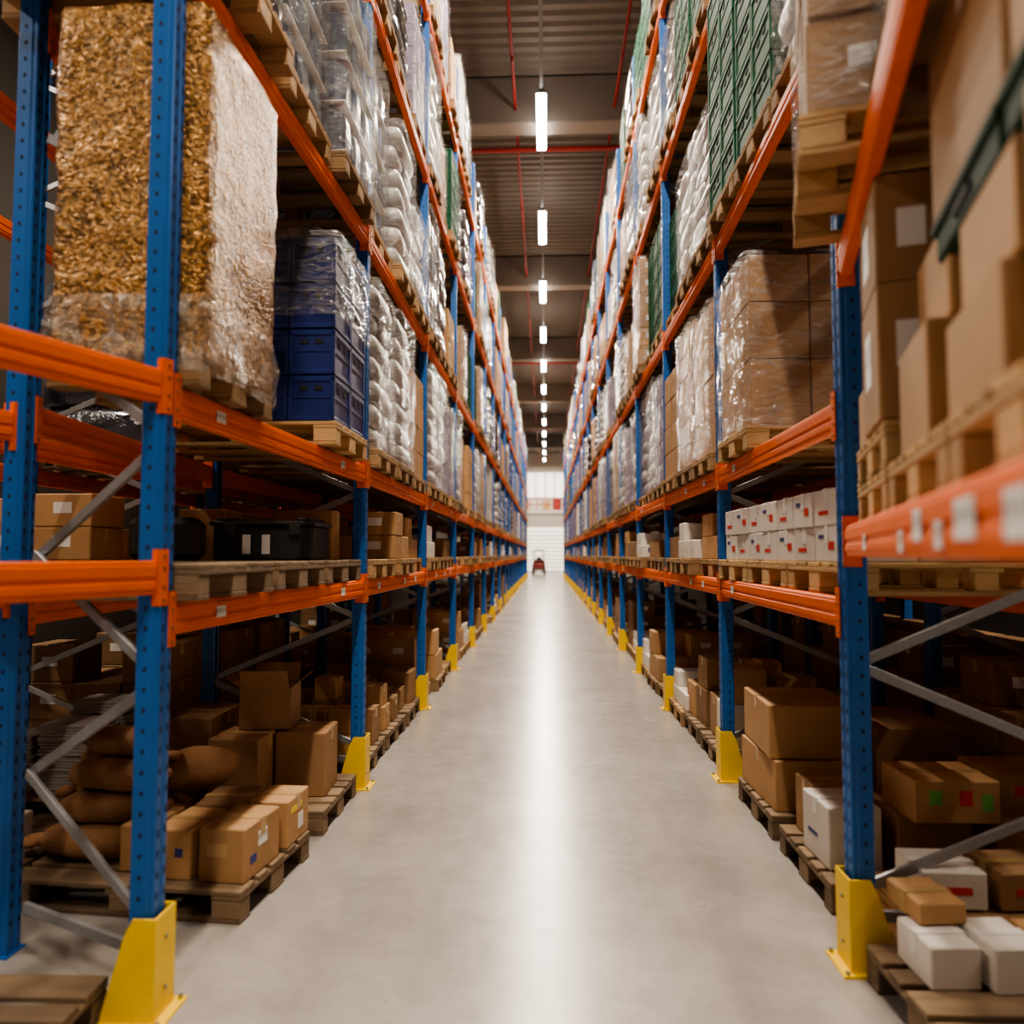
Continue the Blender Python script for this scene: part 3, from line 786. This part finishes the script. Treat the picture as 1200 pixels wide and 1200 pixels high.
x, y = bayR(.45, .42); pallet(x, y, 2.98, AR, PALW, True, 'wooden pallet overhanging the beam')
load('wc1', x, y, 3.124, AR, 1)
x, y = bayR(1.38, .62); pallet(x, y, 2.98, AR, PAL, True, 'wooden pallet on the upper beam'); load('s2', x, y, 3.124, AR, 1)
for u in (.52, 1.38, 2.2):
    x, y = bayR(u, .64)
    for q in range(2 if u < 1 else 1): pallet(x, y, 1.8+.144*q, AR, PALW, True, 'wooden pallet resting on the beam')
GB = 'large brown cartons beside the aisle'
for (u, v, z, su, sv, sz, tg) in ((.28, .2, 2.089, .26, .3, .22, N_), (.28, .6, 2.089, .28, .4, .3, N_),
        (.72, .2, 2.089, .4, .34, .42, [('X-', .1, .55, .14, .18, BARC), ('Y', -.2, .55, .1, .14, BARC)]), (.72, .2, 2.511, .38, .34, .34, [('X-', .1, .5, .14, .16, BARC), ('Y', -.2, .5, .08, .12, BARC)]), (.72, .6, 2.089, .4, .4, .6, N_),
        (1.24, .27, 1.945, .42, .4, .3, N_), (1.26, .3, 2.247, .4, .36, .24, N_), (1.24, .78, 1.945, .46, .4, .6, N_),
        (1.78, .3, 1.945, .44, .42, .24, N_), (1.82, .3, 2.187, .4, .38, .2, N_), (1.66, .36, 2.489, .62, .5, .44, N_), (2.35, .3, 1.945, .4, .42, .44, N_), (2.3, .36, 2.489, .56, .5, .44, N_)):
    x, y = bayR(u, v)
    carton(x, y, z, sv, su, sz, AR, KRAFT, 'large brown carton with a white barcode label' if tg else 'large plain brown carton', GB, tag=tg, tape=False)
for (u, v, z) in ((1.66, .36, 2.387), (2.25, .36, 2.387)):
    x, y = bayR(u, v)
    b = B(); cbox(b, (0, 0, .05), (.5, .56, .1), .01); cbox(b, (0, 0, .085), (.52, .58, .03), .006)
    for g in (-1, 1): cbox(b, (g*.251, 0, .045), (.012, .14, .03), .004, 1)
    obj('tray', b.mesh('tray', [TRAYM, DARK]), (x, y, z), AR, label='shallow dark green plastic tray between cartons', cat='tray', group='green trays between cartons')

# right floor
pallet(1.93, 5.08, 0, 0, PALO, True, 'weathered pallet under large cartons')
pallet(1.93, 4.14, 0, 0, PALO, True, 'weathered pallet with a white carton')
pallet(1.87, 2.8, 0, 0.02, PALO, True, 'weathered pallet with pale cartons')
G2 = 'cartons on the floor pallets opposite'
carton(1.64, 5.1, .144, .56, .7, .3, .03, KRAFT, 'large flat brown carton on a pallet', G2)
carton(1.63, 5.1, .448, .54, .66, .32, -.03, KRAFT, 'large brown carton stacked on another', G2)
carton(2.22, 5.1, .144, .5, .7, .5, 0, KRAFTD, 'large brown carton at the back', G2)
carton(1.5, 4.06, .144, .26, .34, .3, .04, WCARD, 'white carton with a red print', G2, tag=[('X-', .1, .4, .12, .02, NAVYP), ('Y', 0, .4, .1, .04, REDP)])
carton(1.55, 4.38, .144, .26, .26, .3, .04, KRAFT, 'brown carton behind a white one', G2)
carton(1.9, 4.12, .144, .36, .4, .26, 0, KRAFTD, 'brown carton under a printed carton', G2)
carton(1.95, 3.98, .406, .4, .36, .2, 0, KRAFT, 'brown carton with green and red stickers', G2, tag=[('Y', -.25, .6, .06, .07, GREENP), ('Y', 0.1, .6, .06, .07, REDP), ('Y', .35, .5, .05, .08, GREENP)])
carton(2.4, 4.1, .144, .4, .36, .26, 0, KRAFT, 'brown carton with green sticker', G2, tag=[('Y', 0, .6, .1, .05, GREENP)])
carton(2.4, 4.1, .406, .4, .36, .2, 0, KRAFT, 'brown carton with red and green stickers', G2, tag=[('Y', -.2, .6, .07, .05, REDP), ('Y', .2, .6, .1, .05, GREENP)])
for (x, y, z, s, mt) in ((1.44, 2.98, .144, .15, WCARD), (1.65, 2.96, .144, .16, WCARD), (1.47, 3.13, .3, .08, KRAFT), (1.86, 2.98, .144, .15, KRAFT)):
    carton(x, y, z, .18, .24, s, R.uniform(-.1, .1), mt, 'small pale carton on a floor pallet', G2)
carton(2.15, 2.9, .144, .3, .34, .28, 0, KRAFTD, 'brown carton beside pale cartons', G2)
b = B()
for q in range(9): cbox(b, (R.uniform(-.01, .01), R.uniform(-.01, .01), .012+.026*q), (1.0, .5, .024), .003)
obj('cardboard_stack', b.mesh('cardboard_stack', [KRAFTD]), (2.0, 3.45, 0), .02, label='flat stack of dark cardboard blanks', cat='cardboard')
for i in range(3):
    carton(1.66+.3*i, 3.4, .242, .26, .26, .15, R.uniform(-.1, .1), WCARD if i != 1 else KRAFTD, 'small printed carton on cardboard blanks', G2, tag=[('Y', 0, .5, .14, .03, REDP)])
for i in range(2):
    for k in range(3):
        carton(2.75+.36*i, 3.75, .21*k, .34, .3, .2, 0, WCARD, 'white box with a red printed band', 'red and white boxes', tag=[('Y', 0, .3, .33, .05, REDP)])
for (py, n) in ((6.5, 5), (7.4, 5)):
    pallet(1.95, py, 0, 0, PALO, True, 'weathered pallet with stacked cartons')
    for i in range(n):
        sx, sy, sz = R.uniform(.28, .36), R.uniform(.3, .38), R.uniform(.25, .4)
        x = 1.58+.38*(i % 3); y = py-.2+.4*(i//3)
        carton(x, y, .144, sx, sy, sz, R.uniform(-.04, .04), WCARD if i == 0 and py < 7 else (KRAFT if i % 2 else KRAFTD), 'carton on a floor pallet', G2)
        if i < 2: carton(x, y, .146+sz, sx*.9, .3, .28, R.uniform(-.08, .08), KRAFT, 'brown carton on top of another', G2)

palq.sort()
for (y, x, z, rz) in palq[:265]:
    obj('pallet', PAL, (x, y, z), rz, label='wooden pallet carrying a load on the rack', cat='pallet', group='wooden pallets')
b = B()
for (y, x, z, rz) in palq[265:]:
    M = Matrix.Translation((x, y, z)) @ Matrix.Rotation(rz, 4, 'Z')
    cbox(b, (0, 0, .128), (1.2, .8, .03), .003, 0, M)
    for yy in (-.35, 0, .35):
        for xx in (-.53, 0, .53): cbox(b, (xx, yy, .067), (.14, .11, .09), .003, 0, M)
        cbox(b, (0, yy, .011), (1.2, .1, .02), .003, 0, M)
obj('pallet', b.mesh('pallets', [WOOD]), label='distant wooden pallets on the racks', cat='pallet', group='wooden pallets', kind='stuff')

# ---------------------------------------------------------------- far end
b = B(); cbox(b, (0, 72, 5.6), (17.6, 3, .35), .02)
for x in (-8, -3.2, 3.2, 8): cbox(b, (x, 71, 2.71), (.3, .3, 5.42), .02)
mz = obj('mezzanine', b.mesh('mezzanine', [WALLB]), label='white raised mezzanine platform on columns', cat='platform')
b = B()
for k in range(12): cyl(b, (-8.25+1.5*k, 70.6, 6.3), .04, 1.05, 8)
for z in (6.3, 6.8): cyl(b, (0, 70.6, z), .05, 17, 8, axis='X')
child('guard_rail', b.mesh('guard_rail', [PIPE]), mz)
for i, x in enumerate((-1.9, -.9, .1, 1.1, 2.0)):
    carton(x, 71.8, 5.775, .7, .7, .9+.2*(i % 2), 0, (ORANGE, WCARD, KRAFT, PIPE, ORANGE)[i], 'large box stored on the mezzanine', 'boxes on the mezzanine', tape=False)
def forklift(x, y):
    b = B(); cbox(b, (0, 0, .65), (1.1, 1.5, .6), .08); cbox(b, (0, .45, 1.05), (1.0, .5, .3), .08)
    o = obj('forklift', b.mesh('forklift', [PIPE]), (x, y, 0), 0, label='small red forklift parked at the aisle end', cat='forklift')
    m = B()
    for s in (-.4, .4): cbox(m, (s, -.85, 1.1), (.08, .1, 2.0), .01)
    for z in (.4, 1.2, 2.05): cbox(m, (0, -.85, z), (.8, .06, .08), .01)
    child('mast', m.mesh('mast', [BLACKP]), o)
    m = B()
    for s in (-.25, .25): cbox(m, (s, -1.4, .12), (.12, 1.0, .04), .01); cbox(m, (s, -.92, .35), (.12, .04, .5), .01)
    child('fork', m.mesh('fork', [GREYM]), o)
    m = B()
    for s in (-.45, .45):
        for q in (-.4, .5): member(m, (s, q, .9), (s*.9, q, 2.05), .05, .05)
    cbox(m, (0, .05, 2.08), (.95, 1.05, .05), .01)
    child('overhead_guard', m.mesh('overhead_guard', [BLACKP]), o)
    m = B(); cbox(m, (0, .1, 1.0), (.45, .4, .12), .03); cbox(m, (0, .32, 1.25), (.45, .1, .45), .03)
    child('seat', m.mesh('seat', [BLACKP]), o)
    for s in (-.5, .5):
        for q in (-.5, .5):
            m = B(); cyl(m, (0, 0, 0), .26, .18, 18, axis='X'); child('wheel', m.mesh('wheel', [RUBBER]), o, (s, q, .26))
forklift(-.55, 66)

# ---------------------------------------------------------------- camera
cd = bpy.data.cameras.new('camera'); cam = bpy.data.objects.new('camera', cd); C.objects.link(cam)
cd.sensor_width = 36; cd.lens = 27; cd.clip_end = 300; cd.clip_start = .05
cam.location = (0, 0, 1.68)
cam.rotation_euler = (pi/2+math.atan(50/900), 0, math.atan(39/900))
cd.dof.use_dof = True; cd.dof.focus_distance = 6.0; cd.dof.aperture_fstop = 1.1
sc = bpy.context.scene
sc.camera = cam
try: sc.view_settings.look = 'AgX - Medium High Contrast'
except Exception as ex: print(ex)
w = bpy.data.worlds.new('world'); sc.world = w; w.use_nodes = True
w.node_tree.nodes['Background'].inputs[0].default_value = (.5, .45, .4, 1); w.node_tree.nodes['Background'].inputs[1].default_value = .05
